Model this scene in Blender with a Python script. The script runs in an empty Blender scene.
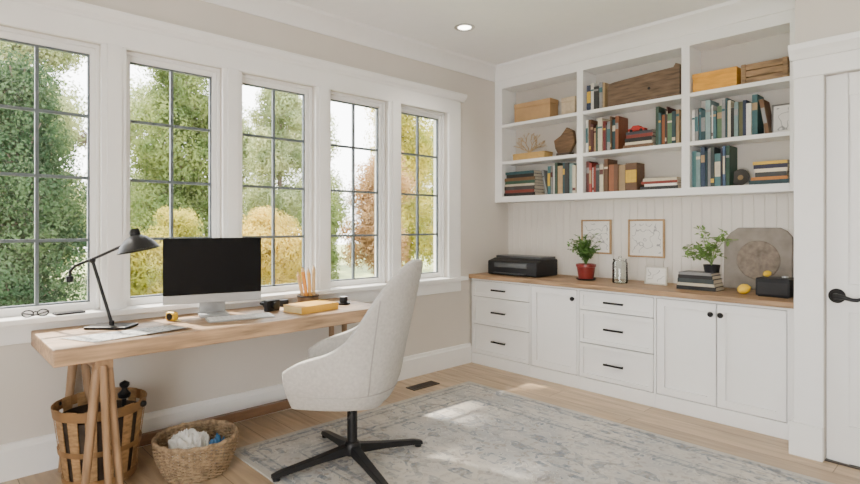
import bpy, bmesh, math, random
from mathutils import Vector, Matrix, noise as mnoise
random.seed(7)
PI=math.pi
COL=bpy.context.scene.collection
# ------------------------------------------------------------------ materials
MATS={}
def nodes(name):
    m=bpy.data.materials.new(name); m.use_nodes=True
    nt=m.node_tree; return m,nt,nt.nodes['Principled BSDF']
def mat(name,col,rough=.5,metal=0,var=.08,scale=12,bump=0,bscale=200,emit=0,spec=None,stretch=None):
    if name in MATS: return MATS[name]
    m,nt,b=nodes(name)
    N=nt.nodes; L=nt.links
    tc=N.new('ShaderNodeTexCoord'); no=N.new('ShaderNodeTexNoise'); no.inputs['Scale'].default_value=scale; no.inputs['Detail'].default_value=5
    if stretch:
        mp=N.new('ShaderNodeMapping'); mp.inputs['Scale'].default_value=stretch
        L.new(tc.outputs['Object'],mp.inputs['Vector']); L.new(mp.outputs[0],no.inputs['Vector'])
    else: L.new(tc.outputs['Object'],no.inputs['Vector'])
    cr=N.new('ShaderNodeValToRGB')
    cr.color_ramp.elements[0].position=.3; cr.color_ramp.elements[1].position=.7
    cr.color_ramp.elements[0].color=tuple(max(0,c*(1-var)) for c in col)+(1,)
    cr.color_ramp.elements[1].color=tuple(min(1,c*(1+var)) for c in col)+(1,)
    L.new(no.outputs[0],cr.inputs[0]); L.new(cr.outputs[0],b.inputs['Base Color'])
    b.inputs['Roughness'].default_value=rough; b.inputs['Metallic'].default_value=metal
    if spec is not None: b.inputs['Specular IOR Level'].default_value=spec
    if bump:
        n2=N.new('ShaderNodeTexNoise'); n2.inputs['Scale'].default_value=bscale; L.new(tc.outputs['Object'],n2.inputs['Vector'])
        bp=N.new('ShaderNodeBump'); bp.inputs['Strength'].default_value=bump; bp.inputs['Distance'].default_value=.004
        L.new(n2.outputs[0],bp.inputs['Height']); L.new(bp.outputs[0],b.inputs['Normal'])
    if emit:
        b.inputs['Emission Color'].default_value=tuple(col)+(1,); b.inputs['Emission Strength'].default_value=emit
    MATS[name]=m; return m
WHITE=mat('white_paint',(.87,.865,.85),.4,var=.01)
WALL=mat('beige_wall_paint',(.65,.605,.55),.85,var=.015,scale=3)
CEIL=mat('ceiling_paint',(.91,.91,.905),.9,var=.01)
BLACK=mat('black_metal',(.010,.010,.011),.4,0,var=.1,spec=.3)
BLKPL=mat('black_plastic',(.012,.012,.014),.5,var=.1,spec=.3)
GREYM=mat('window_bar_grey',(.11,.13,.145),.45,var=.05)
OAK=mat('oak_top',(.385,.25,.145),.5,var=.42,scale=3,stretch=(14,1.2,14),bump=.1,bscale=60)
OAKX=mat('oak_worktop',(.33,.205,.11),.5,var=.42,scale=3,stretch=(1.2,14,14),bump=.1,bscale=60)
OAKL=mat('oak_leg',(.32,.195,.105),.5,var=.25,scale=4,stretch=(10,10,1.5))
DKWOOD=mat('brown_rail_wood',(.18,.10,.055),.5,var=.2,scale=4,stretch=(10,1.5,10))
FABRIC=mat('chair_fabric',(.48,.46,.43),.95,var=.10,scale=60,bump=.6,bscale=350)
SEAM=mat('chair_piping',(.34,.325,.305),.95,var=.05)
PAPER=mat('paper',(.80,.78,.73),.8,var=.05,scale=20)
PAGES=mat('book_pages',(.70,.63,.50),.9,var=.1,scale=5,stretch=(80,1,1))
WICK=mat('wicker',(.29,.20,.115),.8,var=.5,scale=40,bump=1,bscale=90)
SPLINT=mat('splint_wood',(.34,.20,.09),.6,var=.35,scale=8,stretch=(3,3,8))
SILVER=mat('aluminium',(.46,.47,.48),.35,.5,var=.02)
GREEN=mat('leaf_green',(.09,.19,.04),.5,var=.5,scale=20)
GREEN2=mat('leaf_light_green',(.17,.29,.07),.5,var=.5,scale=20)
MAROON=mat('maroon_glaze',(.22,.025,.02),.3,var=.15)
SOIL=mat('soil',(.05,.035,.025),.95,var=.4,scale=60)
TAN=mat('tan_cardboard',(.48,.30,.14),.7,var=.12,scale=6)
BARN=mat('weathered_plank',(.14,.08,.04),.75,var=.5,scale=4,stretch=(2,20,14),bump=.4,bscale=50)
GREYPLANK=mat('grey_brown_plank',(.145,.095,.06),.8,var=.45,scale=3,stretch=(2,20,16),bump=.15,bscale=60)
CRATE=mat('crate_wood',(.25,.155,.08),.75,var=.45,scale=4,stretch=(2,20,14),bump=.4,bscale=50)
ORNG=mat('orange_wood',(.72,.34,.04),.5,var=.15,scale=5,stretch=(2,12,12))
STONE=mat('grey_stone',(.27,.235,.20),.8,var=.2,scale=9,bump=.3,bscale=80)
def colm(c): return mat('cloth_%02d_%02d_%02d'%tuple(int(v*99) for v in c),c,.6,var=.12,scale=30)
def floor_mat():
    m,nt,b=nodes('oak_floor'); N=nt.nodes; L=nt.links
    tc=N.new('ShaderNodeTexCoord')
    br=N.new('ShaderNodeTexBrick'); br.inputs['Scale'].default_value=1
    br.inputs['Brick Width'].default_value=1.9; br.inputs['Row Height'].default_value=.21; br.inputs['Mortar Size'].default_value=.002
    br.inputs['Color1'].default_value=(.52,.39,.255,1); br.inputs['Color2'].default_value=(.41,.295,.185,1); br.inputs['Mortar'].default_value=(.13,.09,.055,1)
    br.offset=.37
    L.new(tc.outputs['Object'],br.inputs['Vector'])
    mp=N.new('ShaderNodeMapping'); mp.inputs['Scale'].default_value=(1.0,9,1); L.new(tc.outputs['Object'],mp.inputs[0])
    no=N.new('ShaderNodeTexNoise'); no.inputs['Scale'].default_value=2.2; no.inputs['Detail'].default_value=8; no.inputs['Distortion'].default_value=.6; L.new(mp.outputs[0],no.inputs['Vector'])
    cr=N.new('ShaderNodeValToRGB'); cr.color_ramp.elements[0].color=(.72,.70,.68,1); cr.color_ramp.elements[1].color=(1.15,1.13,1.11,1)
    cr.color_ramp.elements[0].position=.3; cr.color_ramp.elements[1].position=.68
    L.new(no.outputs[0],cr.inputs[0])
    mx=N.new('ShaderNodeMix'); mx.data_type='RGBA'; mx.blend_type='MULTIPLY'; mx.inputs[0].default_value=1
    L.new(br.outputs[0],mx.inputs[6]); L.new(cr.outputs[0],mx.inputs[7]); L.new(mx.outputs[2],b.inputs['Base Color'])
    b.inputs['Roughness'].default_value=.38
    return m
def rug_mat(w,h):
    m,nt,b=nodes('rug_pile'); N=nt.nodes; L=nt.links
    tc=N.new('ShaderNodeTexCoord')
    sp=N.new('ShaderNodeSeparateXYZ'); L.new(tc.outputs['Object'],sp.inputs[0])
    def M(op,a,b_=None):
        k=N.new('ShaderNodeMath'); k.operation=op
        for i,v in enumerate((a,b_)):
            if v is None: continue
            if isinstance(v,(int,float)): k.inputs[i].default_value=v
            else: L.new(v,k.inputs[i])
        return k.outputs[0]
    def noise(s,d=6,dist=0,rough=.5):
        n=N.new('ShaderNodeTexNoise'); n.inputs['Scale'].default_value=s; n.inputs['Detail'].default_value=d; n.inputs['Distortion'].default_value=dist; n.inputs['Roughness'].default_value=rough
        L.new(tc.outputs['Object'],n.inputs['Vector']); return n.outputs[0]
    def ramp(src,p0,p1,c0,c1):
        r=N.new('ShaderNodeValToRGB'); e=r.color_ramp.elements; e[0].position=p0; e[1].position=p1; e[0].color=c0; e[1].color=c1; L.new(src,r.inputs[0]); return r.outputs[0]
    def mix(f,a,c):
        x=N.new('ShaderNodeMix'); x.data_type='RGBA'; L.new(f,x.inputs[0]); L.new(a,x.inputs[6]); x.inputs[7].default_value=c; return x.outputs[2]
    ax=M('ABSOLUTE',sp.outputs[0]); ay=M('ABSOLUTE',sp.outputs[1])
    # mirrored coordinates, so figures repeat symmetrically as a woven pattern does
    cb=N.new('ShaderNodeCombineXYZ'); L.new(M('PINGPONG',ax,.36),cb.inputs[0]); L.new(M('PINGPONG',ay,.36),cb.inputs[1])
    nf=N.new('ShaderNodeTexNoise'); nf.inputs['Scale'].default_value=8; nf.inputs['Detail'].default_value=2; nf.inputs['Distortion'].default_value=1.8; L.new(cb.outputs[0],nf.inputs['Vector'])
    nf2=N.new('ShaderNodeTexNoise'); nf2.inputs['Scale'].default_value=17; nf2.inputs['Detail'].default_value=1; nf2.inputs['Distortion'].default_value=1; L.new(cb.outputs[0],nf2.inputs['Vector'])
    fig=ramp(nf.outputs[0],.47,.53,(0,0,0,1),(1,1,1,1)); fig2=ramp(nf2.outputs[0],.53,.57,(0,0,0,1),(1,1,1,1))
    ln=M('LESS_THAN',M('ABSOLUTE',M('SUBTRACT',nf.outputs[0],.5)),.016)
    wear=ramp(noise(3.0,9,.4,.65),.34,.59,(.14,.14,.14,1),(1,1,1,1)); wear2=ramp(noise(32,5,0,.7),.38,.60,(.25,.25,.25,1),(1,1,1,1))
    wr=M('MULTIPLY',wear,wear2)
    base=ramp(noise(1.9,9,.8,.55),.38,.62,(.59,.55,.49,1),(.43,.425,.415,1))
    c=mix(M('MULTIPLY',fig,wr),base,(.185,.215,.25,1))
    c=mix(M('MULTIPLY',M('MULTIPLY',fig2,wr),.8),c,(.32,.28,.24,1))
    c=mix(M('MULTIPLY',M('MULTIPLY',ln,wear2),.8),c,(.66,.63,.57,1))
    d=M('MINIMUM',M('SUBTRACT',w/2,ax),M('SUBTRACT',h/2,ay))
    def band(q,wd): return M('LESS_THAN',M('ABSOLUTE',M('SUBTRACT',d,q)),wd)
    bands=M('MAXIMUM',M('MAXIMUM',band(.06,.013),band(.36,.016)),M('MAXIMUM',band(.30,.007),band(.12,.007)))
    c=mix(M('MULTIPLY',M('MULTIPLY',bands,wear2),.75),c,(.185,.21,.24,1))
    c=mix(M('MULTIPLY',M('LESS_THAN',d,.03),.8),c,(.50,.47,.42,1))
    L.new(c,b.inputs['Base Color']); b.inputs['Roughness'].default_value=.98; b.inputs['Specular IOR Level'].default_value=.1
    bp=N.new('ShaderNodeBump'); bp.inputs['Strength'].default_value=.4; bp.inputs['Distance'].default_value=.004; L.new(noise(90,3),bp.inputs['Height']); L.new(bp.outputs[0],b.inputs['Normal'])
    return m
def foliage_mat(name,c1,c2,tr=.45):
    m=bpy.data.materials.new(name); m.use_nodes=True; nt=m.node_tree; N=nt.nodes; L=nt.links; N.clear()
    out=N.new('ShaderNodeOutputMaterial'); tc=N.new('ShaderNodeTexCoord'); no=N.new('ShaderNodeTexNoise'); no.inputs['Scale'].default_value=1.6; no.inputs['Detail'].default_value=6
    L.new(tc.outputs['Object'],no.inputs['Vector']); cr=N.new('ShaderNodeValToRGB'); cr.color_ramp.elements[0].position=.38; cr.color_ramp.elements[1].position=.62
    cr.color_ramp.elements[0].color=c1+(1,); cr.color_ramp.elements[1].color=c2+(1,); L.new(no.outputs[0],cr.inputs[0])
    d=N.new('ShaderNodeBsdfDiffuse'); t=N.new('ShaderNodeBsdfTranslucent'); mx=N.new('ShaderNodeMixShader'); mx.inputs[0].default_value=tr
    L.new(cr.outputs[0],d.inputs[0]); L.new(cr.outputs[0],t.inputs[0]); L.new(d.outputs[0],mx.inputs[1]); L.new(t.outputs[0],mx.inputs[2]); L.new(mx.outputs[0],out.inputs[0])
    return m
def glass_mat(name,gl=.06,tint=(1,1,1,1)):
    m=bpy.data.materials.new(name); m.use_nodes=True; nt=m.node_tree; N=nt.nodes; L=nt.links; N.clear()
    out=N.new('ShaderNodeOutputMaterial'); t=N.new('ShaderNodeBsdfTransparent'); t.inputs[0].default_value=tint
    g=N.new('ShaderNodeBsdfGlossy'); g.inputs['Roughness'].default_value=.02; mx=N.new('ShaderNodeMixShader')
    fr=N.new('ShaderNodeFresnel'); fr.inputs[0].default_value=1.3
    ml=N.new('ShaderNodeMath'); ml.operation='ADD'; ml.inputs[1].default_value=gl-.03; L.new(fr.outputs[0],ml.inputs[0])
    L.new(ml.outputs[0],mx.inputs[0]); L.new(t.outputs[0],mx.inputs[1]); L.new(g.outputs[0],mx.inputs[2]); L.new(mx.outputs[0],out.inputs[0]); return m
def sketch_mat(name,seed):
    m,nt,b=nodes(name); N=nt.nodes; L=nt.links
    tc=N.new('ShaderNodeTexCoord'); mp=N.new('ShaderNodeMapping'); mp.inputs['Location'].default_value=(seed,0,seed*2); L.new(tc.outputs['Object'],mp.inputs[0])
    no=N.new('ShaderNodeTexNoise'); no.inputs['Scale'].default_value=14; no.inputs['Detail'].default_value=1; L.new(mp.outputs[0],no.inputs['Vector'])
    r=N.new('ShaderNodeValToRGB'); e=r.color_ramp.elements; e[0].position=.47; e[0].color=(.78,.76,.71,1); e[1].position=.53; e[1].color=(.78,.76,.71,1)
    k=e.new(.50); k.color=(.26,.26,.26,1); L.new(no.outputs[0],r.inputs[0]); L.new(r.outputs[0],b.inputs['Base Color']); b.inputs['Roughness'].default_value=.6
    return m
# ------------------------------------------------------------------ mesh builder
class MB:
    def __init__(s): s.v=[]; s.f=[]
    def add(s,vs,fs):
        o=len(s.v); s.v+=[tuple(v) for v in vs]; s.f+=[tuple(i+o for i in f) for f in fs]; return s
    def box(s,x0,x1,y0,y1,z0,z1,M=None):
        vs=[Vector((x,y,z)) for x in (x0,x1) for y in (y0,y1) for z in (z0,z1)]
        if M is not None: vs=[M@v for v in vs]
        return s.add(vs,[(0,1,3,2),(4,6,7,5),(0,4,5,1),(2,3,7,6),(0,2,6,4),(1,5,7,3)])
    def tube(s,pts,r,n=10,cap=True):
        pts=[Vector(p) for p in pts]; rs=r if isinstance(r,(list,tuple)) else [r]*len(pts)
        vs=[];fs=[]; ref=None
        for i,p in enumerate(pts):
            t=(pts[min(i+1,len(pts)-1)]-pts[max(i-1,0)]).normalized()
            if ref is None: ref=Vector((0,0,1)) if abs(t.z)<.9 else Vector((1,0,0))
            x=(ref-t*ref.dot(t)).normalized(); ref=x; y=t.cross(x)
            for k in range(n):
                a=2*PI*k/n; vs.append(p+(x*math.cos(a)+y*math.sin(a))*rs[i])
        for i in range(len(pts)-1):
            for k in range(n):
                k2=(k+1)%n; fs.append((i*n+k,i*n+k2,(i+1)*n+k2,(i+1)*n+k))
        if cap: fs.append(tuple(range(n))[::-1]); fs.append(tuple((len(pts)-1)*n+k for k in range(n)))
        return s.add(vs,fs)
    def lathe(s,prof,n=28,c=(0,0,0),sx=1,sy=1,M=None):
        vs=[];fs=[]; closed=(prof[0]==prof[-1])
        for (r,z) in prof:
            for k in range(n):
                a=2*PI*k/n; v=Vector((r*math.cos(a)*sx,r*math.sin(a)*sy,z))
                if M is not None: v=M@v
                vs.append(v+Vector(c))
        m=len(prof)
        for i in range(m-1):
            for k in range(n):
                k2=(k+1)%n; fs.append((i*n+k,i*n+k2,(i+1)*n+k2,(i+1)*n+k))
        if not closed:
            if prof[0][0]>1e-6 : fs.append(tuple(range(n))[::-1])
            if prof[-1][0]>1e-6: fs.append(tuple((m-1)*n+k for k in range(n)))
        return s.add(vs,fs)
    def prism(s,pts,vec):
        pts=[Vector(p) for p in pts]; vec=Vector(vec); n=len(pts)
        vs=pts+[p+vec for p in pts]
        fs=[tuple(range(n))[::-1],tuple(range(n,2*n))]+[(i,(i+1)%n,n+(i+1)%n,n+i) for i in range(n)]
        return s.add(vs,fs)
    def ball(s,c,r,n=14,m=8,sx=1,sy=1,sz=1):
        prof=[(r*math.sin(PI*i/m),-r*math.cos(PI*i/m)*sz) for i in range(m+1)]
        prof[0]=(1e-7,-r*sz); prof[-1]=(1e-7,r*sz)
        return s.lathe(prof,n,c,sx,sy)
    def build(s,name,material,parent=None,smooth=False,bevel=0,sub=0,ang=40,recalc=True,loc=None):
        me=bpy.data.meshes.new(name); me.from_pydata(s.v,[],s.f)
        if recalc:
            bm=bmesh.new(); bm.from_mesh(me); bmesh.ops.remove_doubles(bm,verts=bm.verts,dist=1e-6); bmesh.ops.recalc_face_normals(bm,faces=bm.faces); bm.to_mesh(me); bm.free()
        me.materials.append(material); o=bpy.data.objects.new(name,me); COL.objects.link(o)
        if smooth:
            me.shade_smooth()
            try: me.set_sharp_from_angle(angle=math.radians(ang))
            except Exception: pass
        if bevel:
            b=o.modifiers.new('bevel','BEVEL'); b.width=bevel; b.segments=2; b.limit_method='ANGLE'
        if sub:
            q=o.modifiers.new('sub','SUBSURF'); q.levels=sub; q.render_levels=sub
        if parent is not None: o.parent=parent
        if loc is not None: o.location=loc
        return o
def tag(o,label,cat,group=None,kind=None):
    o['label']=label; o['category']=cat
    if group: o['group']=group
    if kind: o['kind']=kind
    return o
def thing(name,label,cat,loc=(0,0,0),rz=0,group=None,rot=None):
    o=bpy.data.objects.new(name,None); COL.objects.link(o); o.location=loc; o.rotation_euler=rot if rot else (0,0,rz); o.empty_display_size=.1
    return tag(o,label,cat,group)
def struct(o): o['kind']='structure'; return o
# camera-model numbers used to read positions off the photograph
CX,CH,F=3.78,1.4,547.0; S_,C_=.7266,.6871
def wx(px,Y):
    t=(px-430)/F; return CX+(C_*t-S_)*Y/(C_+S_*t)
def onz(px,py,Z):
    z=F*(CH-Z)/(py-225); u=(px-430)/F*z; return CX+C_*u-S_*z, S_*u+C_*z
# ------------------------------------------------------------------ room shell
YB=4.78; YD=3.93; H=3.07; XR=5.3; YN=-1.7
struct(MB().box(-.2,XR+.2,YN-.2,5.2,-.1,0).build('floor',floor_mat()))
struct(MB().box(-.25,XR+.2,YN-.2,5.2,H,H+.12).build('ceiling',CEIL))
P0=.258; PW=.53; PITCH=.745; SF=.045; ZA,ZB=.88,2.50
wins=[(P0+k*PITCH-SF,P0+k*PITCH+PW+SF) for k in range(5)]
b=MB().box(-.2,0,YN,5.0,0,.85).box(-.2,0,YN,5.0,2.5,H).box(-.2,0,YN,wins[0][0],.85,2.5).box(-.2,0,wins[-1][1],5.0,.85,2.5)
for k in range(4): b.box(-.2,0,wins[k][1],wins[k+1][0],.85,2.5)
struct(b.build('wall_left',WALL))
struct(MB().box(0,2.88,YB,5.0,0,H).build('wall_back',WALL))
DX0,DX1,DZ=3.03,3.88,2.29
struct(MB().box(2.88,DX0,YD,5.0,0,H).box(DX0,DX1,YD,YD+.14,DZ,H).box(DX1,XR,YD,YD+.14,0,H).build('wall_right',WALL))
struct(MB().box(XR,XR+.15,YN,YD+.14,0,H).build('wall_side',WALL))
struct(MB().box(0,2.5,YN-.15,YN,0,H).box(4.9,XR+.15,YN-.15,YN,0,H).box(2.5,4.9,YN-.15,YN,2.4,H).build('wall_front',WALL))
# window surround
b=MB()
for k in range(4):
    y0,y1=wins[k][1],wins[k+1][0]; b.box(-.005,.020,y0-.006,y1+.006,ZA-.02,2.5); b.box(.020,.036,y0+.022,y1-.022,ZA-.02,2.5)
b.box(0,.026,wins[-1][1]-.005,wins[-1][1]+.16,.85,2.5).box(0,.026,wins[0][0]-.16,wins[0][0]+.005,.85,2.5)
b.box(0,.026,wins[0][0]-.16,wins[-1][1]+.16,2.495,2.63)
struct(b.build('trim_1',WHITE,bevel=.003))
y0,y1=wins[0][0]-.21,wins[-1][1]+.21
b=MB().box(-.13,.085,y0,y1,.852,.885).box(0,.022,y0+.04,y1-.04,.742,.852)
struct(b.build('trim_2',WHITE,bevel=.004))
prof=[(0,2.63),(.03,2.63),(.035,2.645),(.055,2.66),(.07,2.685),(.07,2.70),(0,2.70)]
struct(MB().prism([(x,y0,z) for x,z in prof],(0,y1-y0,0)).build('trim_3',WHITE))
GL=glass_mat('window_glass',.04)
for k,(a,c) in enumerate(wins):
    w=bpy.data.objects.new('window_%d'%(k+1),None); COL.objects.link(w); w.location=(-.1,a,ZA); w['kind']='structure'
    W=c-a; HH=ZB-ZA; f=.045; z0,z1=.05,HH-.055
    m=MB().box(-.03,.03,0,f,0,HH).box(-.03,.03,W-f,W,0,HH).box(-.03,.03,f,W-f,0,z0).box(-.03,.03,f,W-f,z1,HH)
    m.box(.03,.055,0,.018,.006,HH).box(.03,.055,W-.018,W,.006,HH).box(.03,.055,.018,W-.018,HH-.022,HH).build('window_frame',WHITE,w,bevel=.004)
    m=MB(); g=.010
    m.box(-.012,.012,f,f+g,z0,z1).box(-.012,.012,W-f-g,W-f,z0,z1).box(-.012,.012,f+g,W-f-g,z0,z0+g).box(-.012,.012,f+g,W-f-g,z1-g,z1)
    m.box(-.012,.012,W/2-.009,W/2+.009,z0+g,z1-g)
    for q in (1,2,3):
        zz=z0+(z1-z0)*q/4; m.box(-.011,.011,f+g,W-f-g,zz-.009,zz+.009)
    m.build('muntin_bars',GREYM,w)
    MB().box(-.002,.002,f,W-f,z0,z1).build('pane',GL,w)
def baseprof(pts_fn,vec,name):
    pr=[(0,0),(.02,0),(.02,.165),(.014,.175),(.012,.195),(0,.2)]
    struct(MB().prism([pts_fn(d,z) for d,z in pr],vec).build(name,WHITE))
baseprof(lambda d,z:(d,YN,z),(0,4.137-YN,0),'baseboard_left')
struct(MB().box(2.855,DX0-.002,YD-.034,YD,0,.2).box(2.855,2.88,YD,4.12,0,.2).build('baseboard_right',WHITE,bevel=.003))
crown=[(0,-.14),(.014,-.14),(.02,-.12),(.045,-.075),(.085,-.035),(.10,-.025),(.105,0),(0,0)]
struct(MB().prism([(d,YN,H+z) for d,z in crown],(0,4.53-YN,0)).build('trim_4',WHITE,smooth=True,ang=30))
struct(MB().prism([(0,4.53-d,H+z) for d,z in crown],(2.88,0,0)).build('trim_5',WHITE,smooth=True,ang=30))
struct(MB().prism([(2.88,YD-d,H+z) for d,z in crown],(XR-2.88,0,0)).build('trim_6',WHITE,smooth=True,ang=30))
# beadboard backsplash
b=MB().box(0.0,2.88,YB-.0155,YB-.001,.90,1.64); x=.0
while x<2.87:
    b.prism([(x+.003,YB-.0155,.901),(x+.006,YB-.02,.901),(min(x+.072,2.876),YB-.02,.901),(min(x+.075,2.88),YB-.0155,.901)],(0,0,.738)); x+=.078
struct(b.build('trim_7',mat('beadboard_paint',(.73,.69,.63),.5,var=.01)))
# door
b=MB().box(2.88,DX0,YD-.025,YD-.001,.2,DZ).box(DX1,DX1+.15,YD-.025,YD-.001,0,DZ).box(2.875,DX1+.155,YD-.028,YD-.001,DZ,2.40)
b.prism([(2.86,YD-.001,2.40),(2.86,YD-.035,2.40),(2.86,YD-.05,2.43),(2.86,YD-.07,2.455),(2.86,YD-.075,2.49),(2.86,YD-.001,2.49)],(1.19,0,0))
struct(b.build('trim_8',WHITE,bevel=.003))
d=bpy.data.objects.new('door_1',None); COL.objects.link(d); d.location=(DX0+.004,YD+.03,.008); d['kind']='structure'
w,h=DX1-DX0-.008,DZ-.012
b=MB().box(0,w,.012,.04,0,h)
for (xa,xb,za,zb) in ((0,.105,0,h),(w-.105,w,0,h),(.105,w-.105,0,.22),(.105,w-.105,.88,1.05),(.105,w-.105,h-.13,h)): b.box(xa,xb,0,.012,za,zb)
b.build('door_panel',WHITE,d,bevel=.003)
R90=Matrix.Rotation(PI/2,4,'X')
b=MB().lathe([(.001,0),(.040,0),(.043,.004),(.042,.010),(.034,.014),(.030,.020),(.016,.024),(.014,.055),(.001,.055)],28,(.052,0,.975),M=R90)
b.tube([(.045,-.05,.975),(.065,-.056,.977),(.095,-.056,.972),(.13,-.054,.962),(.155,-.052,.962),(.17,-.05,.97)],[.017,.016,.013,.011,.011,.009],12)
b.build('door_handle',BLACK,d,smooth=True)
def register(x,y,l,w,rz,label):
    t=thing('floor_vent',label,'floor vent',(x,y,.0005),rz)
    MB().box(-l/2,l/2,-w/2,w/2,0,.003).build('backing',mat('vent_dark',(.03,.028,.025),.6),t)
    m=MB().box(-l/2,l/2,-w/2,-w/2+.012,.003,.007).box(-l/2,l/2,w/2-.012,w/2,.003,.007).box(-l/2,-l/2+.012,-w/2+.012,w/2-.012,.003,.007).box(l/2-.012,l/2,-w/2+.012,w/2-.012,.003,.007)
    n=int(l/.02)
    for i in range(1,n): m.box(-l/2+i*l/n-.003,-l/2+i*l/n+.003,-w/2+.012,w/2-.012,.003,.006)
    m.build('grille',mat('bronze',(.09,.07,.055),.5,.6),t)
vx,vy=onz(423,386,0); register(vx,vy,.30,.11,PI/2,'bronze floor vent by the window wall behind the desk chair')
vx,vy=onz(845,462,0); register(vx,vy-.02,.34,.10,0,'dark floor vent right in front of the white door')
# recessed light
t=thing('recessed_light','round recessed downlight in the white ceiling','ceiling light',(.63,3.38,H))
MB().lathe([(.055,-.001),(.085,-.001),(.088,-.006),(.08,-.012),(.058,-.008),(.055,-.001)],32).build('trim_ring',mat('ring_grey',(.6,.59,.57),.4),t,smooth=True)
MB().lathe([(.001,-.004),(.056,-.004),(.056,-.001),(.001,-.001)],32).build('diffuser',mat('lamp_glow',(1,.93,.82),.5,emit=14,var=0),t)
# ------------------------------------------------------------------ base cabinets
FY=4.137; GY=YB-.022
def pull(parent,x,z,l=.14):
    MB().tube([(x-l/2,-.02,z),(x-l/2,-.047,z)],.006,8).tube([(x+l/2,-.02,z),(x+l/2,-.047,z)],.006,8).tube([(x-l/2-.014,-.047,z),(x+l/2+.014,-.047,z)],.009,10).build('handle',BLACK,parent,smooth=True)
def knob(parent,x,z):
    MB().lathe([(.001,.02),(.009,.02),(.008,.034),(.018,.040),(.020,.050),(.015,.060),(.001,.061)],18,(x,0,z),M=Matrix.Rotation(PI/2,4,'X')).build('knob',BLACK,parent,smooth=True)
def shaker(x0,x1,z0,z1,name,parent,fr=.045):
    b=MB().box(x0,x1,-.006,-.001,z0,z1)
    b.box(x0,x0+fr,-.021,-.006,z0,z1).box(x1-fr,x1,-.021,-.006,z0,z1).box(x0+fr,x1-fr,-.021,-.006,z0,z0+fr).box(x0+fr,x1-fr,-.021,-.006,z1-fr,z1)
    return b.build(name,WHITE,parent,bevel=.0012)
def cabinet(x0,x1,kind,label):
    t=thing('base_cabinet',label,'cabinet',(x0,FY+.022,0),group='white base cabinets'); w=x1-x0
    MB().box(0.0005,w-.0005,0,GY-FY-.025,0,.86).build('body',mat('cabinet_body_paint',(.30,.29,.28),.6,var=.02),t)
    fr=.014; g=.0055
    MB().box(.0005,fr-g,-.021,-.0005,.105,.86).box(w-fr+g,w-.0005,-.021,-.0005,.105,.86).box(fr-g,w-fr+g,-.021,-.0005,.838+g,.86).build('face_frame',WHITE,t)
    MB().box(.0005,w-.0005,-.022,-.0005,0,.107).build('plinth',WHITE,t,bevel=.002)
    if kind=='drawers':
        for (a,c) in ((.686,.838),(.408,.677),(.113,.399)):
            dr=shaker(fr,w-fr,a,c,'drawer',t,.032); pull(dr,w/2,(a+c)/2)
    elif kind=='door':
        dr=shaker(fr,w-fr,.113,.838,'door',t,.055); knob(dr,w-fr-.03,.765)
    else:
        dr=shaker(fr,w/2-.004,.113,.838,'door',t,.055); knob(dr,w/2-.033,.765)
        dr=shaker(w/2+.004,w-fr,.113,.838,'door',t,.055); knob(dr,w/2+.033,.765)
    return t
cabinet(0.021,.748,'drawers','white three-drawer base cabinet in the corner beneath the printer')
cabinet(.748,1.249,'door','narrow white base cabinet with one shaker door and black knob')
cabinet(1.249,1.917,'drawers','white three-drawer base cabinet between the single-door and double-door cabinets')
cabinet(1.917,2.80,'doors','white base cabinet with two shaker doors beside the white door frame')
struct(MB().box(2.80,2.85,FY+.002,FY+.03,0,.86).build('trim_9',WHITE))
o=MB().box(.001,2.878,FY-.022,YB-.021,.8605,.90).build('worktop',OAKX,bevel=.003); tag(o,'long oak worktop on the white base cabinets','worktop')
# ------------------------------------------------------------------ bookcase
UY=4.53; BT=YB-.002
bc=thing('bookcase','tall white built-in bookcase with three bays above the worktop','bookcase',(0,UY,1.64))
def Bz(z): return z-1.64
BACKP=mat('bookcase_back_shaded',(.55,.515,.465),.6,var=.01)  # back panel colour darkened to deepen the shade inside the shelves
MB().box(.001,.098,0,.022,0,H-1.642).box(.07,.098,.022,BT-UY,0,1.3).build('side_panel',WHITE,bc)
MB().box(2.712,2.878,0,.022,0,H-1.642).box(2.712,2.74,.022,BT-UY,0,1.3).build('side_panel',WHITE,bc)
for xa in (.995,1.957): MB().box(xa,xa+.065,0,BT-UY,0.06,1.20).build('divider',WHITE,bc,bevel=.002)
MB().box(.098,2.712,0,.022,Bz(2.84),H-1.642).box(.098,2.712,.022,BT-UY,1.2,1.23).build('top_rail',WHITE,bc)
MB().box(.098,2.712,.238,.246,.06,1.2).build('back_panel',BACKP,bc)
MB().box(.098,2.712,0,.238,0,.06).build('bottom_board',WHITE,bc,bevel=.003)
BAYS={'left':(.098,.995),'middle':(1.06,1.957),'right':(2.022,2.712)}
SH={'bottom':1.70,'middle':2.07,'top':2.46}
for nm,(xa,xb) in BAYS.items():
    for z in (2.07,2.46): MB().box(xa,xb,.002,.238,Bz(z)-.032,Bz(z)).build('shelf',WHITE,bc,bevel=.002)
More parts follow.
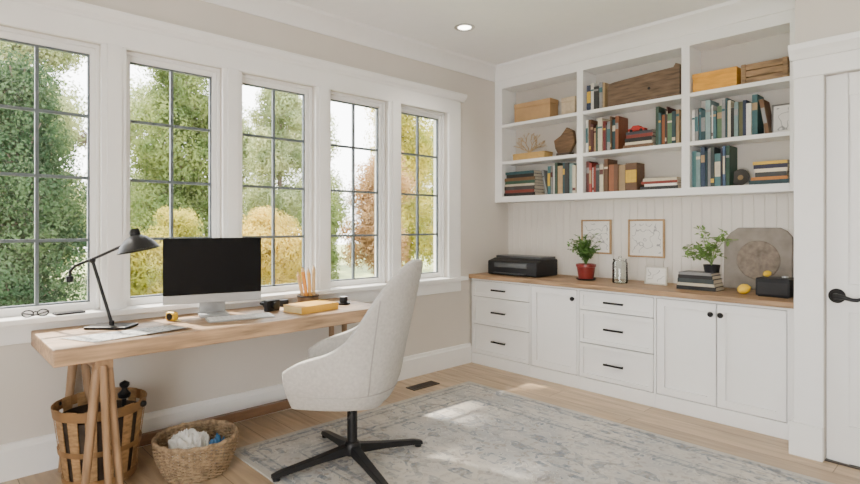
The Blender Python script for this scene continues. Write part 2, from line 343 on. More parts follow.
# ------------------------------------------------------------------ books
PAL={'black':(.012,.012,.015),'charcoal':(.035,.037,.04),'navy':(.02,.03,.065),'teal':(.05,.13,.145),'pale teal':(.19,.28,.28),'dark teal':(.02,.06,.07),'dark red':(.18,.025,.02),'red':(.34,.045,.03),
 'maroon':(.09,.02,.02),'brown':(.13,.065,.03),'tan':(.38,.26,.14),'cream':(.60,.53,.40),'white':(.72,.70,.65),'grey':(.25,.25,.25),'dark green':(.03,.07,.045),'green':(.09,.16,.08),
 'olive':(.14,.14,.06),'yellow':(.60,.38,.05),'orange':(.52,.20,.04),'blue':(.06,.10,.18),'rust':(.24,.085,.035)}
ORD=['first','second','third','fourth','fifth','sixth','seventh','eighth','ninth','tenth','eleventh','twelfth','thirteenth','fourteenth','fifteenth','sixteenth','seventeenth','eighteenth','nineteenth','twentieth']
def book(label,loc,th,h,d,cname,group,rot=None,band=False):
    t=thing('book',label,'book',loc,group=group,rot=rot or (0,0,0)); c=.0022
    k=random.uniform(.8,1.2); col=tuple(min(1,round(v*k,2)+.004) for v in PAL[cname])
    MB().box(0,c,0,d,0,h).box(th-c,th,0,d,0,h).box(c,th-c,0,c,0,h).build('cover',colm(col),t)
    MB().box(c,th-c,c,d-.005,.004,h-.004).build('pages',PAGES,t)
    if band:
        bc_=random.choice(['cream','tan','grey','yellow']) if cname not in('cream','white','yellow','tan','grey') else random.choice(['maroon','black','teal'])
        zz=random.choice([(.62,.80),(.7,.76),(.3,.75),(.1,.2),(.8,.88)])
        MB().box(.001,th-.001,-.0008,0,h*zz[0],h*zz[1]).build('spine_label',colm(PAL[bc_]),t)
    return t
def row(bay,shelf,pa,pb,cols,hmin,hmax,where,grp):
    z=SH[shelf]+.0005; xa,xb=wx(pa,4.56),wx(pb,4.56); lo,hi=BAYS[bay]; xa=max(xa,lo+.004); xb=min(xb,hi-.004)
    ws=[random.uniform(.4,1.6) for _ in cols]; s=sum(ws); x=xa
    for i,c in enumerate(cols):
        th=(xb-xa)*ws[i]/s; h=random.uniform(hmin,hmax); d=random.uniform(.15,.19)
        book('%s upright book, %s from left %s'%(c,ORD[i],where),(x+.0006,4.552+random.uniform(0,.022),z),th-.0012,h,d,c,grp,band=random.random()<.6); x+=th
def stack(bay,shelf,pa,pb,specs,where,grp,z0=None):
    z=(SH[shelf] if z0 is None else z0)+.0005; xa,xb=wx(pa,4.56),wx(pb,4.56); lo,hi=BAYS[bay]; xa=max(xa,lo+.004); xb=min(xb,hi-.004); n=len(specs)
    for i,(c,th) in enumerate(specs):
        k=random.uniform(0,.03) if i else 0; l=(xb-xa)-k-random.uniform(0,.03)*(i>0)
        pos='bottommost' if i==0 else ('topmost' if i==n-1 else ORD[i]+' up')
        book('%s flat book, %s in the pile %s'%(c,pos,where),(xb-k/2,4.56,z),th,l,.17,c,grp,rot=(0,-PI/2,0)); z+=th+.0006
    return z
def leaner(x,shelf,th,h,c,ang,where,grp):
    book('%s book leaning sideways %s'%(c,where),(x,4.56,SH[shelf]+.0008),th,h,.16,c,grp,rot=(0,ang,0),band=True)
stack('left','bottom',504,535,[('black',.034),('dark red',.030),('charcoal',.038),('cream',.022),('dark green',.032),('brown',.032),('black',.034),('dark teal',.028)],'at the bookcase left end','books piled on the left bay bottom shelf')
row('left','bottom',548,576,['teal','grey','white','dark green','tan','dark teal','charcoal','pale teal','cream'],.24,.31,'on the left bay bottom shelf','upright books on the left bay bottom shelf')
leaner(wx(548,4.56)-.027,'bottom',.022,.25,'grey',-.22,'against the upright row on the left bay bottom shelf',None)
row('middle','top',587,604,['navy','white','charcoal','grey','tan'],.21,.27,'on the middle bay top shelf','upright books on the middle bay top shelf')
row('middle','middle',586,618,['white','brown','maroon','tan','dark green','cream','dark red','charcoal','grey','brown','dark teal','rust'],.22,.31,'on the middle bay middle shelf','upright books on the middle bay middle shelf')
zt=stack('middle','middle',623,653,[('brown',.03),('cream',.022),('black',.035),('dark red',.028),('charcoal',.025)],'on the middle bay middle shelf','books piled on the middle bay middle shelf')
row('middle','middle',655,679,['dark green','teal','rust','charcoal','maroon','green','dark teal','tan'],.25,.335,'in the tall right-end row of the middle shelf','tall books at the right of the middle bay middle shelf')
row('middle','bottom',586,607,['maroon','red','white','dark red','charcoal','cream','brown'],.22,.30,'on the middle bay bottom shelf','upright books on the middle bay bottom shelf')
row('middle','bottom',609,636,['rust','brown','tan','brown'],.23,.245,'among the wide brown bottom-shelf volumes','wide brown volumes on the middle bay bottom shelf')
stack('middle','bottom',640,678,[('charcoal',.028),('white',.02),('dark red',.022),('cream',.025)],'on the middle bay bottom shelf','books piled on the middle bay bottom shelf')
row('right','middle',692,757,['white','grey','teal','dark teal','pale teal','charcoal','white','teal','green','grey','dark teal','cream','black','pale teal','olive','navy','white','teal'],.22,.32,'on the right bay middle shelf','upright books on the right bay middle shelf')
leaner(wx(757,4.56)+.004+.05,'middle',.026,.26,'brown',-.16,'at the right end of the right bay middle row',None)
row('right','bottom',692,729,['teal','pale teal','navy','dark teal','grey','charcoal','teal','black','blue','dark green'],.23,.32,'on the right bay bottom shelf','upright books on the right bay bottom shelf')
zr=stack('right','bottom',749,789,[('dark teal',.032),('orange',.022),('charcoal',.034),('cream',.026),('navy',.030),('yellow',.022)],'on the right bay bottom shelf','books piled on the right bay bottom shelf')
def lidbox(name,label,x0,x1,y0,y1,z,h,m,lidm=None,cat='box'):
    t=thing(name,label,cat,((x0+x1)/2,(y0+y1)/2,z+.0008)); w=(x1-x0)/2; d=(y1-y0)/2
    MB().box(-w+.003,w-.003,-d+.003,d-.003,0,h*.75).build('body',m,t,bevel=.002)
    MB().box(-w,w,-d,d,h*.75,h).build('lid',lidm or m,t,bevel=.003); return t
lidbox('storage_box','tan lidded box on the left bay top shelf',wx(514,4.58),wx(550,4.58),4.58,4.73,2.46,.20,TAN)
lidbox('storage_box','small cream box beside the divider on the left bay top shelf',wx(561,4.58),wx(575,4.58),4.58,4.70,2.46,.17,colm((.55,.44,.30)))
lidbox('wooden_box','low yellow wooden box under the branching coral',wx(513,4.58),wx(545,4.58),4.57,4.72,2.07,.07,colm((.56,.36,.12)))
b=MB(); random.seed(11)
def branch(p,d,l,r,dep):
    q=p+d*l
    if q.y<-.06: q.y=-.06
    if q.y>.08: q.y=.08
    b.tube([p,(p+q)/2+Vector((random.uniform(-.01,.01),0,random.uniform(-.01,.01))),q],[r,r*.85,r*.7],6)
    if dep:
        for _ in range(2):
            dd=(d+Vector((random.uniform(-.9,.9),random.uniform(-.25,.25),random.uniform(-.4,.5)))).normalized(); branch(q,dd,l*.76,r*.72,dep-1)
for a in (-1.6,-.9,-.3,.3,.9,1.6): branch(Vector((0,0,.006)),Vector((a,random.uniform(-.2,.2),.8)).normalized(),.078,.007,3)
xx=wx(529,4.63); o=b.build('branch_coral',colm((.42,.29,.15)),smooth=True,loc=(xx,4.63,2.1435)); tag(o,'tan branching coral ornament on a low yellow box','ornament')
Rx=Matrix.Rotation(PI/2,4,'X')
t=thing('angular_ornament','dark angular carved wooden ornament beside the divider on the left bay middle shelf','ornament',(wx(565,4.62),4.62,2.0712))
MB().prism([(-.07,-.02,.03),(.06,-.02,.03),(.115,-.02,.12),(.10,-.02,.235),(.03,-.02,.275),(-.04,-.02,.20),(-.115,-.02,.16),(-.10,-.02,.08)],(0,.045,0)).build('carved_piece',BARN,t,bevel=.004)
MB().box(-.075,.075,-.04,.04,0,.03).build('stand',colm((.05,.035,.025)),t,bevel=.003)
t=thing('wooden_plank','long smooth dark brown wooden plank standing on the middle bay top shelf','plank',((wx(607,4.57)+wx(679,4.57))/2,4.58,2.4608))
hw=(wx(679,4.57)-wx(607,4.57))/2
p_=[(-hw,0,0),(hw,0,0),(hw,0,.265),(hw*.9,0,.28),(hw*.84,0,.25),(hw*.3,0,.243),(-hw*.3,0,.232),(-hw*.8,0,.222),(-hw*.95,0,.215),(-hw,0,.19)]
MB().prism(p_,(0,.035,0)).build('board',GREYPLANK,t,bevel=.002)
MB().lathe([(.001,.0),(.012,.0),(.012,.003),(.001,.003)],16,(hw*.2,0,.11),M=Rx).build('knot_hole',BLKPL,t)
lidbox('orange_box','orange wooden box on the right bay top shelf',2.03,2.36,4.56,4.72,2.46,.15,ORNG)
t=thing('wooden_crate','rough brown plank crate at the right end of the right bay top shelf','crate',(2.54,4.645,2.4608))
b=MB()
for i in range(3): b.box(-.155,.155,-.08,-.068,.004+i*.05,.048+i*.05).box(-.155,.155,.068,.08,.004+i*.05,.048+i*.05)
b.box(-.155,-.143,-.068,.068,0,.15).box(.143,.155,-.068,.068,0,.15).box(-.143,.143,-.068,.068,0,.01).box(-.143,.143,-.068,.068,.125,.14); b.build('slats',CRATE,t,bevel=.002)
MB().box(-.15,-.12,-.086,-.080,0,.15).build('corner_batten',CRATE,t,bevel=.001); MB().box(.12,.15,-.086,-.080,0,.15).build('corner_batten',CRATE,t,bevel=.001)
def frame(name,label,x,y,z,w,h,fm,am,fw=.018,tilt=-.09,cat='picture frame',group=None,dz=.001):
    t=thing(name,label,cat,(x,y,z+dz),group=group,rot=(tilt,0,0))
    MB().box(-w/2,-w/2+fw,-.016,0,0,h).box(w/2-fw,w/2,-.016,0,0,h).box(-w/2+fw,w/2-fw,-.016,0,0,fw).box(-w/2+fw,w/2-fw,-.016,0,h-fw,h).build('frame',fm,t,bevel=.0015)
    MB().box(-w/2+fw,w/2-fw,-.006,-.001,fw,h-fw).build('mat_board',PAPER,t)
    MB().box(-w/2+fw*2.4,w/2-fw*2.4,-.0075,-.006,fw*2.6,h-fw*2.6).build('artwork',am,t); return t
frame('picture_frame','small grey framed picture on the right bay middle shelf',2.635,4.65,2.07,.13,.22,colm((.22,.21,.20)),sketch_mat('sketch_small',3.3),.01,tilt=-.05)
t=thing('toy_car','small red toy car on the flat pile in the middle bay','toy car',(wx(636,4.6),4.63,zt+.0004))
MB().prism([(-.075,-.03,.012),(.075,-.03,.012),(.078,-.03,.03),(.045,-.03,.037),(.02,-.03,.058),(-.03,-.03,.058),(-.05,-.03,.038),(-.078,-.03,.034)],(0,.06,0)).build('car_body',colm((.45,.03,.02)),t,bevel=.004)
for sx_ in (-.045,.045):
    for sy_ in (-.033,.027): MB().lathe([(.001,0),(.014,0),(.014,.006),(.001,.006)],16,(sx_,sy_+.006,.014),M=Rx).build('wheel',BLKPL,t)
t=thing('round_plate','dark round plate propped between the books on the right bay bottom shelf','plate',(wx(738.5,4.62),4.66,1.7012),rot=(-.2,0,.0))
MB().lathe([(.001,0),(.045,.002),(.062,.01),(.066,.014),(.062,.014),(.045,.006),(.001,.004)],32,(0,0,.067),M=Rx).build('plate_body',colm((.05,.045,.04)),t,smooth=True)
MB().lathe([(.001,.006),(.02,.006),(.02,.009),(.001,.009)],20,(0,0,.067),M=Rx).build('plate_boss',colm((.25,.17,.08)),t)
# ------------------------------------------------------------------ worktop things
WZ=.9006
t=thing('printer','black inkjet printer with a grey lid in the corner of the worktop','printer',(.42,4.42,WZ))
MB().prism([(-.29,-.16,.004),(-.29,.2,.004),(-.29,.2,.165),(-.29,-.06,.165),(-.29,-.16,.14)],(.60,0,0)).build('body',BLKPL,t,bevel=.012)
MB().box(-.27,.29,-.05,.19,.166,.19).build('scanner_lid',mat('lid_grey',(.07,.073,.078),.35),t,bevel=.006)
MB().box(-.20,.20,-.164,-.159,.08,.125).build('control_panel',mat('panel_grey',(.08,.085,.09),.25),t,bevel=.001)
MB().box(-.19,.19,-.20,-.155,.018,.028).build('paper_tray',mat('tray_grey',(.05,.05,.055),.4),t,bevel=.002)
for sx_ in(-.25,.25): MB().box(sx_-.02,sx_+.02,-.13,.17,0,.004).build('foot',BLKPL,t)
def leafquad(vs,fs,p,d,size,wid,nrm):
    d=d.normalized(); s=d.cross(nrm)
    if s.length<1e-3: s=d.cross(Vector((1,0,.3)))
    s.normalize(); o=len(vs)
    n2=s.cross(d)*size*.12
    vs+= [p,p+d*size*.35+s*wid/2+n2,p+d*size*.7+s*wid*.38,p+d*size,p+d*size*.7-s*wid*.38,p+d*size*.35-s*wid/2+n2]
    fs.append((o,o+1,o+2,o+3)); fs.append((o,o+3,o+4,o+5))
def plant_leaves(parent,base,R,Hh,stems,per,size,seed,droop=0,gm=GREEN,lo=.45):
    random.seed(seed); vs=[];fs=[]; st=MB()
    for i in range(stems):
        a=random.uniform(0,2*PI); rr=R*math.sqrt(random.random()); tip=Vector((rr*math.cos(a),rr*math.sin(a)*.7,Hh*random.uniform(lo,1)*(1-.35*(rr/R)**2)))
        pts=[]
        for k in range(6):
            s=k/5; pts.append(Vector(base)+Vector((tip.x*s**1.4,tip.y*s**1.4,tip.z*math.sin(s*PI/2)-droop*s**3*(rr/R))))
        st.tube(pts,.0016,4)
        for k in range(per):
            s=random.uniform(.3,1); j=min(4,int(s*5)); p=pts[j].lerp(pts[j+1],s*5-j)
            d=Vector((random.uniform(-1,1),random.uniform(-1,1),random.uniform(-.3,.7))); leafquad(vs,fs,p,d,size*random.uniform(.7,1.2),size*.5,Vector((random.uniform(-.5,.5),random.uniform(-.5,.5),1)))
    st.build('stems',gm,parent); m=MB(); m.v=[tuple(v) for v in vs]; m.f=fs; return m.build('foliage',gm,parent,recalc=False)
t=thing('potted_plant','bushy green plant in a maroon pot on a dark saucer beside the printer','plant',(wx(586,4.46),4.46,WZ))
MB().lathe([(.001,0),(.075,0),(.09,.012),(.093,.016),(.085,.016),(.07,.006),(.001,.006)],28).build('saucer',BLKPL,t,smooth=True)
MB().lathe([(.001,.007),(.06,.007),(.066,.012),(.082,.118),(.09,.121),(.09,.145),(.08,.145),(.075,.12),(.001,.118)],32).build('pot',MAROON,t,smooth=True)
MB().lathe([(.001,.122),(.074,.122)],20).build('soil',SOIL,t)
plant_leaves(t,(0,0,.12),.19,.32,50,17,.034,3)
F1=mat('frame_wood',(.38,.23,.10),.5,var=.2,scale=8)
YF=YB-.0225
frame('picture_frame','wood framed sketch hanging on beadboard behind the maroon potted plant',wx(596.5,YF),YF,1.125,.315,.325,F1,sketch_mat('sketch_a',1.1),.015,tilt=0)
frame('picture_frame','wood framed sketch hanging on beadboard above the small white card',wx(646.5,YF),YF,1.11,.335,.34,F1,sketch_mat('sketch_b',5.1),.015,tilt=0)
t=thing('glass_jar','clear glass jar with lid on the worktop','jar',(wx(620,4.42),4.42,WZ))
GJ=glass_mat('jar_glass',.07,(.95,.97,.96,1))
MB().lathe([(.001,.002),(.058,0),(.064,.006),(.064,.17),(.056,.19),(.048,.195),(.060,.168),(.060,.01),(.001,.008)],28).build('glass_body',GJ,t,smooth=True)
MB().lathe([(.001,.1955),(.058,.1955),(.058,.208),(.014,.214),(.016,.228),(.001,.234)],24).build('lid',GJ,t,smooth=True)
frame('photo_card','small white framed card standing on the worktop right of the jar',wx(655,4.5),4.52,.9,.19,.15,colm((.58,.55,.48)),sketch_mat('sketch_c',8.2),.01,cat='card')
x0=wx(697,4.40)
random.seed(4); z=.9005
for i,(c,th) in enumerate([('black',.03),('cream',.022),('charcoal',.032),('black',.028),('grey',.02)]):
    book('%s flat book on the worktop, %s in the pile under the light plant'%(c,['bottommost','second up','third up','fourth up','topmost'][i]),(x0+.15-.008*i,4.36,z),th,.29-.012*i,.19,c,'books piled on the worktop',rot=(0,-PI/2,0)); z+=th+.0006
t=thing('potted_plant','loose light green plant with upright stems in a small black pot','plant',(wx(712,4.46),4.455,z))
MB().lathe([(.001,0),(.05,0),(.06,.06),(.056,.06),(.05,.05),(.001,.05)],28).build('pot',BLKPL,t,smooth=True)
plant_leaves(t,(0,0,.05),.22,.38,24,10,.050,9,droop=.06,gm=GREEN2,lo=.3)
t=thing('arched_board','large grey-brown clipped-corner board with a faint carved circle leaning on the beadboard','board',((2.22+2.68)/2,4.70,WZ),rot=(-.06,0,0))
MB().prism([(-.235,0,0),(.235,0,0),(.235,0,.41),(.20,0,.455),(.155,0,.48),(-.135,0,.48),(-.19,0,.44),(-.235,0,.38)],(0,.022,0)).build('slab',STONE,t,bevel=.006)
MB().lathe([(.001,.0),(.03,.0),(.035,.003),(.07,.003),(.075,.006),(.11,.004),(.125,.008),(.145,.008),(.15,.001)],40,(.01,0,.23),M=Rx).build('relief_ring',mat('relief_brown',(.235,.19,.15),.8,var=.3,scale=25,bump=.5,bscale=70),t,smooth=True)
def lemon(label,x,y,z,k=1):
    t=thing('lemon',label,'lemon',(x,y,z))
    MB().lathe([(r_*k,z_*k) for r_,z_ in [(.0005,-.048),(.007,-.043),(.024,-.034),(.035,-.012),(.036,.006),(.027,.031),(.009,.043),(.0005,.05)]],20,(0,0,.037*k),M=Matrix.Rotation(1.2,4,'Y')).build('fruit',mat('lemon_yellow',(.80,.50,.02),.45,bump=.2,bscale=300),t,smooth=True)
    MB().tube([(.038*k,0,.053*k),(.05*k,0,.058*k)],.002,6).build('stem',GREEN,t)
lemon('yellow lemon on the worktop beside the black box',wx(744,4.36),4.36,WZ)
t=thing('black_speaker_box','black box-shaped speaker at the right end of the worktop','speaker',(2.66,4.42,WZ))
MB().box(-.105,.105,-.11,.09,.005,.13).build('cabinet_body',BLKPL,t,bevel=.01)
MB().box(-.09,.09,-.114,-.1095,.02,.10).build('front_grille',mat('grille_cloth',(.03,.03,.032),.9,bump=.8,bscale=500),t)
MB().box(-.09,.09,-.10,.08,0,.005).build('foot',BLKPL,t)
MB().lathe([(.001,0),(.02,0),(.02,.012),(.001,.014)],20,(.05,0,.13)).build('dial',SILVER,t)
lemon('small yellow lemon on top of the black box at the worktop end',2.60,4.42,WZ+.1306,.6)
# ------------------------------------------------------------------ desk
DZT=.81; DT=.085; DX=.69; DY0,DY1=.48,2.50
dk=thing('desk','long oak desk on splayed trestle legs under the windows','desk',(.35,1.48,0))
MB().box(.024-.35,DX-.35,DY0-1.48,DY1-1.48,DZT-DT,DZT).build('desktop',OAK,dk,bevel=.006)
zt_=DZT-DT
yl=.70-1.48
MB().box(-.30,.31,yl-.04,yl+.04,zt_-.05,zt_).build('trestle_beam',OAKL,dk,bevel=.003)
for xl in (.27,-.27):
    for s in (-1,1): MB().tube([(xl,yl+s*.022,zt_-.03),(xl,yl+s*.085,.0)],[.024,.018],14).build('leg',OAKL,dk,smooth=True)
    if xl>0: MB().tube([(xl+.036,yl-.005,zt_-.03),(xl+.036,yl+.02,.0)],[.019,.015],14).build('leg',OAKL,dk,smooth=True)
yl=2.42-1.48
MB().box(-.30,-.06,yl-.03,yl+.03,zt_-.05,zt_).build('trestle_beam',OAKL,dk,bevel=.003)
for xl in (-.27,-.09): MB().tube([(xl,yl,zt_-.03),(xl,yl,.0)],[.022,.018],14).build('leg',OAKL,dk,smooth=True)
MB().box(-.24,-.20,.70-1.48+.10,2.395-1.48,.05,.115).build('stretcher',DKWOOD,dk,bevel=.002)
TZ=DZT+.0006
mt=thing('desktop_computer','all-in-one computer with black screen and silver chin on the desk','computer',(.21,1.43,TZ),rz=math.radians(-15.3))
MB().box(-.012,.012,-.30,.30,.142,.505).build('screen',mat('screen_black',(.002,.002,.003),.18,var=.02,spec=.2),mt,bevel=.003)
MB().box(-.012,.0125,-.30,.30,.085,.1415).build('chin',SILVER,mt,bevel=.003)
MB().prism([(-.0122,-.27,.11),(-.0122,.27,.11),(-.0122,.27,.48),(-.0122,-.27,.48)],(-.022,0,0)).build('back_shell',SILVER,mt,bevel=.012)
MB().prism([(-.034,-.08,.28),(-.070,-.08,.012),(-.080,-.08,.012),(-.045,-.08,.28)],(0,.16,0)).build('stand_neck',SILVER,mt)
MB().box(-.09,.09,-.09,.09,0,.012).build('stand_foot',SILVER,mt,bevel=.004)
t=thing('keyboard','slim white keyboard in front of the computer','keyboard',(.46,1.50,TZ),rz=math.radians(-12))
MB().prism([(-.06,-.20,0),(.06,-.20,0),(.06,-.20,.006),(-.06,-.20,.014)],(0,.40,0)).build('keyboard_body',SILVER,t,bevel=.002)
m=MB()
for i in range(5):
    for j in range(14):
        xk=.048-i*.0225; yk=-.19+j*.0274; zk=.0065+.0665*(.06-xk)*1.0; m.box(xk-.018,xk,yk,yk+.0242,zk,zk+.003)
m.build('keys',mat('key_white',(.85,.85,.84),.4,var=.01),t)
# lamp
t=thing('desk_lamp','black articulated desk lamp with a dome shade','lamp',(.24,.83,TZ),rz=math.radians(46.6))
MB().box(-.12,.12,-.07,.07,0,.016).build('base',BLACK,t,bevel=.005)
MB().tube([(0,0,.016),(0,0,.04)],.014,14).tube([(0,0,.03),(-.11,0,.385)],.009,10).build('lower_arm',BLACK,t,smooth=True)
MB().tube([(-.24,0,.285),(-.237,0,.325),(-.21,0,.353),(-.165,0,.373),(-.11,0,.393),(-.02,0,.433),(.045,0,.462),(.10,0,.485)],.0085,10).build('upper_arm',BLACK,t,smooth=True)
for p in ((-.11,0,.387),(.1,0,.485)): MB().ball(p,.018).build('joint',BLACK,t,smooth=True)
MB().lathe([(.001,0),(.018,.002),(.02,.03),(.016,.036),(.001,.036)],16,(-.24,0,.26)).build('counterweight',BLACK,t,smooth=True)
MB().lathe([(v[0]*1.2,v[1]*1.2) for v in [(.001,.045),(.018,.044),(.024,.03),(.024,.012),(.05,-.002),(.078,-.032),(.095,-.062),(.09,-.062),(.074,-.03),(.046,-.006),(.02,.004),(.001,.006)]],32,(.14,0,.515),M=Matrix.Rotation(-.22,4,'Y')).build('lamp_shade',BLACK,t,smooth=True)
MB().ball((.14,0,.475),.024).build('bulb',colm((.8,.78,.7)),t,smooth=True)
def sheet(name,label,cat,pts,m,z=TZ):
    cx=sum(p[0] for p in pts)/4; cy=sum(p[1] for p in pts)/4; n=10; vs=[];fs=[]
    A,B,C,D=[Vector((p[0]-cx,p[1]-cy,0)) for p in pts]
    for i in range(n+1):
        for j in range(n+1):
            u,v=i/n,j/n; p=A.lerp(B,u).lerp(D.lerp(C,u),v); p.z=.0015+.002*abs(math.sin(u*PI*3))+(.012*max(0,u-.85)/.15*v); vs.append(p)
    for i in range(n):
        for j in range(n): a=i*(n+1)+j; fs.append((a,a+n+1,a+n+2,a+1))
    mb=MB(); mb.v=[tuple(v) for v in vs]; mb.f=fs; o=mb.build(name,m,smooth=True,loc=(cx,cy,z)); s=o.modifiers.new('s','SOLIDIFY'); s.thickness=.0008
    return tag(o,label,cat)
def printed(name):
    m,nt,b_=nodes(name); N=nt.nodes;L=nt.links; tc=N.new('ShaderNodeTexCoord'); v=N.new('ShaderNodeTexVoronoi'); v.feature='DISTANCE_TO_EDGE'; v.inputs['Scale'].default_value=26
    L.new(tc.outputs['Object'],v.inputs['Vector']); r=N.new('ShaderNodeValToRGB'); r.color_ramp.elements[0].position=.02; r.color_ramp.elements[0].color=(.26,.28,.30,1); r.color_ramp.elements[1].position=.08; r.color_ramp.elements[1].color=(.54,.54,.52,1)
    L.new(v.outputs[0],r.inputs[0]); L.new(r.outputs[0],b_.inputs['Base Color']); b_.inputs['Roughness'].default_value=.8; return m
sheet('map_sheet','large printed paper sheet spread on the left part of the desk','paper',[(.40,.55),(.64,.66),(.60,1.16),(.39,1.10)],printed('printed_sheet'))
t=thing('tape_measure','small yellow tape measure between the lamp and the computer','tape measure',(.24,1.16,TZ),rz=.5)
MB().box(-.035,.035,-.02,.02,0,.055).build('case',mat('tape_yellow',(.80,.50,.03),.4),t,bevel=.012)
MB().lathe([(.001,0),(.022,0),(.022,.003),(.001,.003)],20,(0,-.0203,.028),M=Rx).build('side_disc',BLKPL,t)
MB().box(.035,.06,-.009,.009,.003,.006).build('tape_tongue',mat('tape_steel',(.7,.6,.2),.3),t)
t=thing('black_headphones','black headphones lying folded on the desk right of the computer','headphones',(.16,1.90,TZ),rz=.3)
MB().lathe([(.001,0),(.038,0),(.046,.008),(.046,.036),(.038,.046),(.001,.046)],22,(0,-.06,0)).build('ear_cup',BLKPL,t,smooth=True)
MB().lathe([(.001,0),(.038,0),(.046,.008),(.046,.036),(.038,.046),(.001,.046)],22,(0,.06,0)).build('ear_cup',BLKPL,t,smooth=True)
MB().tube([(-.02,-.09,.03),(-.06,-.085,.032),(-.085,-.045,.033),(-.09,0,.033),(-.085,.045,.033),(-.06,.085,.032),(-.02,.09,.03)],.012,8).build('headband',BLKPL,t,smooth=True)
t=thing('camera','small black compact camera by the computer','camera',(.31,1.79,TZ),rz=.25)
MB().box(-.02,.02,-.055,.055,0,.075).build('camera_body',BLKPL,t,bevel=.005)
MB().lathe([(.001,0),(.026,0),(.026,.02),(.020,.022),(.001,.018)],22,(.02,0,.038),M=Matrix.Rotation(PI/2,4,'Y')).build('lens',BLACK,t,smooth=True)
pcx,pcy=.21,2.13
t=thing('pencil_holder','small dark brown holder with pencils at the back of the desk','pencil holder',(pcx,pcy,TZ))
MB().lathe([(.001,0),(.078,0),(.078,.07),(.073,.07),(.073,.004),(.001,.004)],28).build('cup',mat('cup_dark',(.10,.06,.03),.5),t,smooth=True)
MB().lathe([(.0785,.06),(.0805,.062),(.0805,.07),(.0785,.072),(.0785,.06)],28).build('rim',BLACK,t,smooth=True)
random.seed(21)
for i,(c,cn) in enumerate([((.60,.36,.14),'tan'),((.66,.26,.03),'orange'),((.48,.27,.11),'plain wood'),((.70,.40,.10),'amber'),((.34,.16,.06),'brown'),((.56,.38,.18),'light wood')]):
    k=i-2.5
    q=thing('pencil','thick %s pencil standing in the dark holder on the desk'%cn,'pencil',(pcx-.014+.028*(i%2),pcy+.008+k*.0125,TZ+.008),group='pencils in the holder',rot=(.11-k*.045,-.01+.02*(i%2),0))
    L_=.205+.055*random.random(); rr=.0125
    MB().tube([(0,0,0),(0,0,L_)],rr,6).build('barrel',colm(c),q); MB().lathe([(rr,L_),(.003,L_+.03)],6).build('wood_tip',colm((.60,.42,.22)),q); MB().lathe([(.003,L_+.03),(.0003,L_+.04)],6).build('graphite',BLKPL,q)
t=thing('yellow_notebook','thick yellow-orange notebook lying on the desk','notebook',(.47,2.0,TZ),rz=.15)
MB().box(-.10,.10,-.16,.16,0,.004).box(-.10,.10,-.16,.16,.044,.048).box(.096,.10,-.16,.16,.004,.044).build('cover',mat('notebook_yellow',(.68,.38,.05),.55),t,bevel=.001)
MB().box(-.097,.095,-.157,.157,.004,.044).build('pages',mat('yellow_pages',(.70,.54,.26),.9),t)
t=thing('round_tin','small round black tin on the right end of the desk','tin',(.38,2.33,TZ))
MB().lathe([(.001,0),(.045,0),(.048,.004),(.048,.012),(.03,.014),(.03,.045),(.028,.05),(.001,.05)],30).build('tin_body',BLKPL,t,smooth=True)
MB().lathe([(.001,.0505),(.031,.0505),(.031,.058),(.001,.060)],30).build('lid',mat('tin_lid',(.16,.14,.12),.3,.6),t,smooth=True)
t=thing('eyeglasses','pair of black folded eyeglasses on the window sill at far left','glasses',(.03,.50,.8858),rz=PI/2)
for s in(-1,1): MB().tube([(s*.035+.026*math.cos(a*PI/8),.0,.02+.018*math.sin(a*PI/8)) for a in range(17)],.0035,6).build('rim',BLKPL,t)
MB().tube([(-.009,0,.026),(0,0,.029),(.009,0,.026)],.003,6).build('bridge',BLKPL,t)
MB().tube([(-.062,0,.027),(-.06,-.02,.026),(.02,-.03,.008)],.003,6).build('temple',BLKPL,t)
MB().tube([(.062,0,.027),(.06,-.012,.026),(-.02,-.022,.008)],.003,6).build('temple',BLKPL,t)
t=thing('phone','flat black phone on the window sill behind the desk lamp','phone',(.03,.66,.8858),rz=.1)
MB().box(-.036,.036,-.075,.075,0,.010).build('phone_body',BLKPL,t,bevel=.003); MB().box(-.032,.032,-.07,.07,.010,.0106).build('phone_screen',mat('screen_black',(.01,.01,.01),.1),t)
# ------------------------------------------------------------------ chair
RUGZ=.012; CR=-45
ch=thing('office_chair','light grey upholstered wraparound swivel chair with black base at the desk','chair',(1.14,1.87,RUGZ),rz=math.radians(CR))
I_,J_=47,13; vs=[];fs=[]
HT=[(0,1.19),(26,1.185),(40,1.155),(53,1.08),(64,.98),(73,.89),(82,.81),(92,.745),(102,.705),(116,.675),(127,.645),(135,.59)]
def hrim(aa):
    for (a0,h0),(a1,h1) in zip(HT,HT[1:]):
        if aa<=a1: s=(aa-a0)/(a1-a0); return h0+(h1-h0)*s
    return HT[-1][1]
def bowl(zz): return .70+.30*math.sin(min(1,max(0,(zz-.385)/.22))*PI/2)
def shellpt(a,zz,off=0):
    ph=math.radians(a); aa=abs(a); bwl=bowl(zz); rx,ry=.325,.27
    if aa<=90: x=(rx*bwl+off)*math.sin(ph); y=(ry*bwl+off)*math.cos(ph)
    else:
        tt=(aa-90)/45; x=math.copysign(rx*bwl*(1-.16*tt*tt)+off,a); y=-.33*tt*(bwl*.3+.7)
    hi=max(0,(zz-.60)/.6); y+=.10*hi*max(0,math.cos(ph))+.03*hi; x*=1-.07*hi*hi
    return Vector((x,y,zz))
for i in range(I_):
    a=-135+270*i/(I_-1); aa=abs(a); Hr=(hrim(max(0,aa-4))+hrim(aa)+hrim(min(135,aa+4)))/3
    for j in range(J_): vs.append(shellpt(a,.385+(Hr-.385)*j/(J_-1)))
for i in range(I_-1):
    for j in range(J_-1): a=i*J_+j; fs.append((a,a+J_,a+J_+1,a+1))
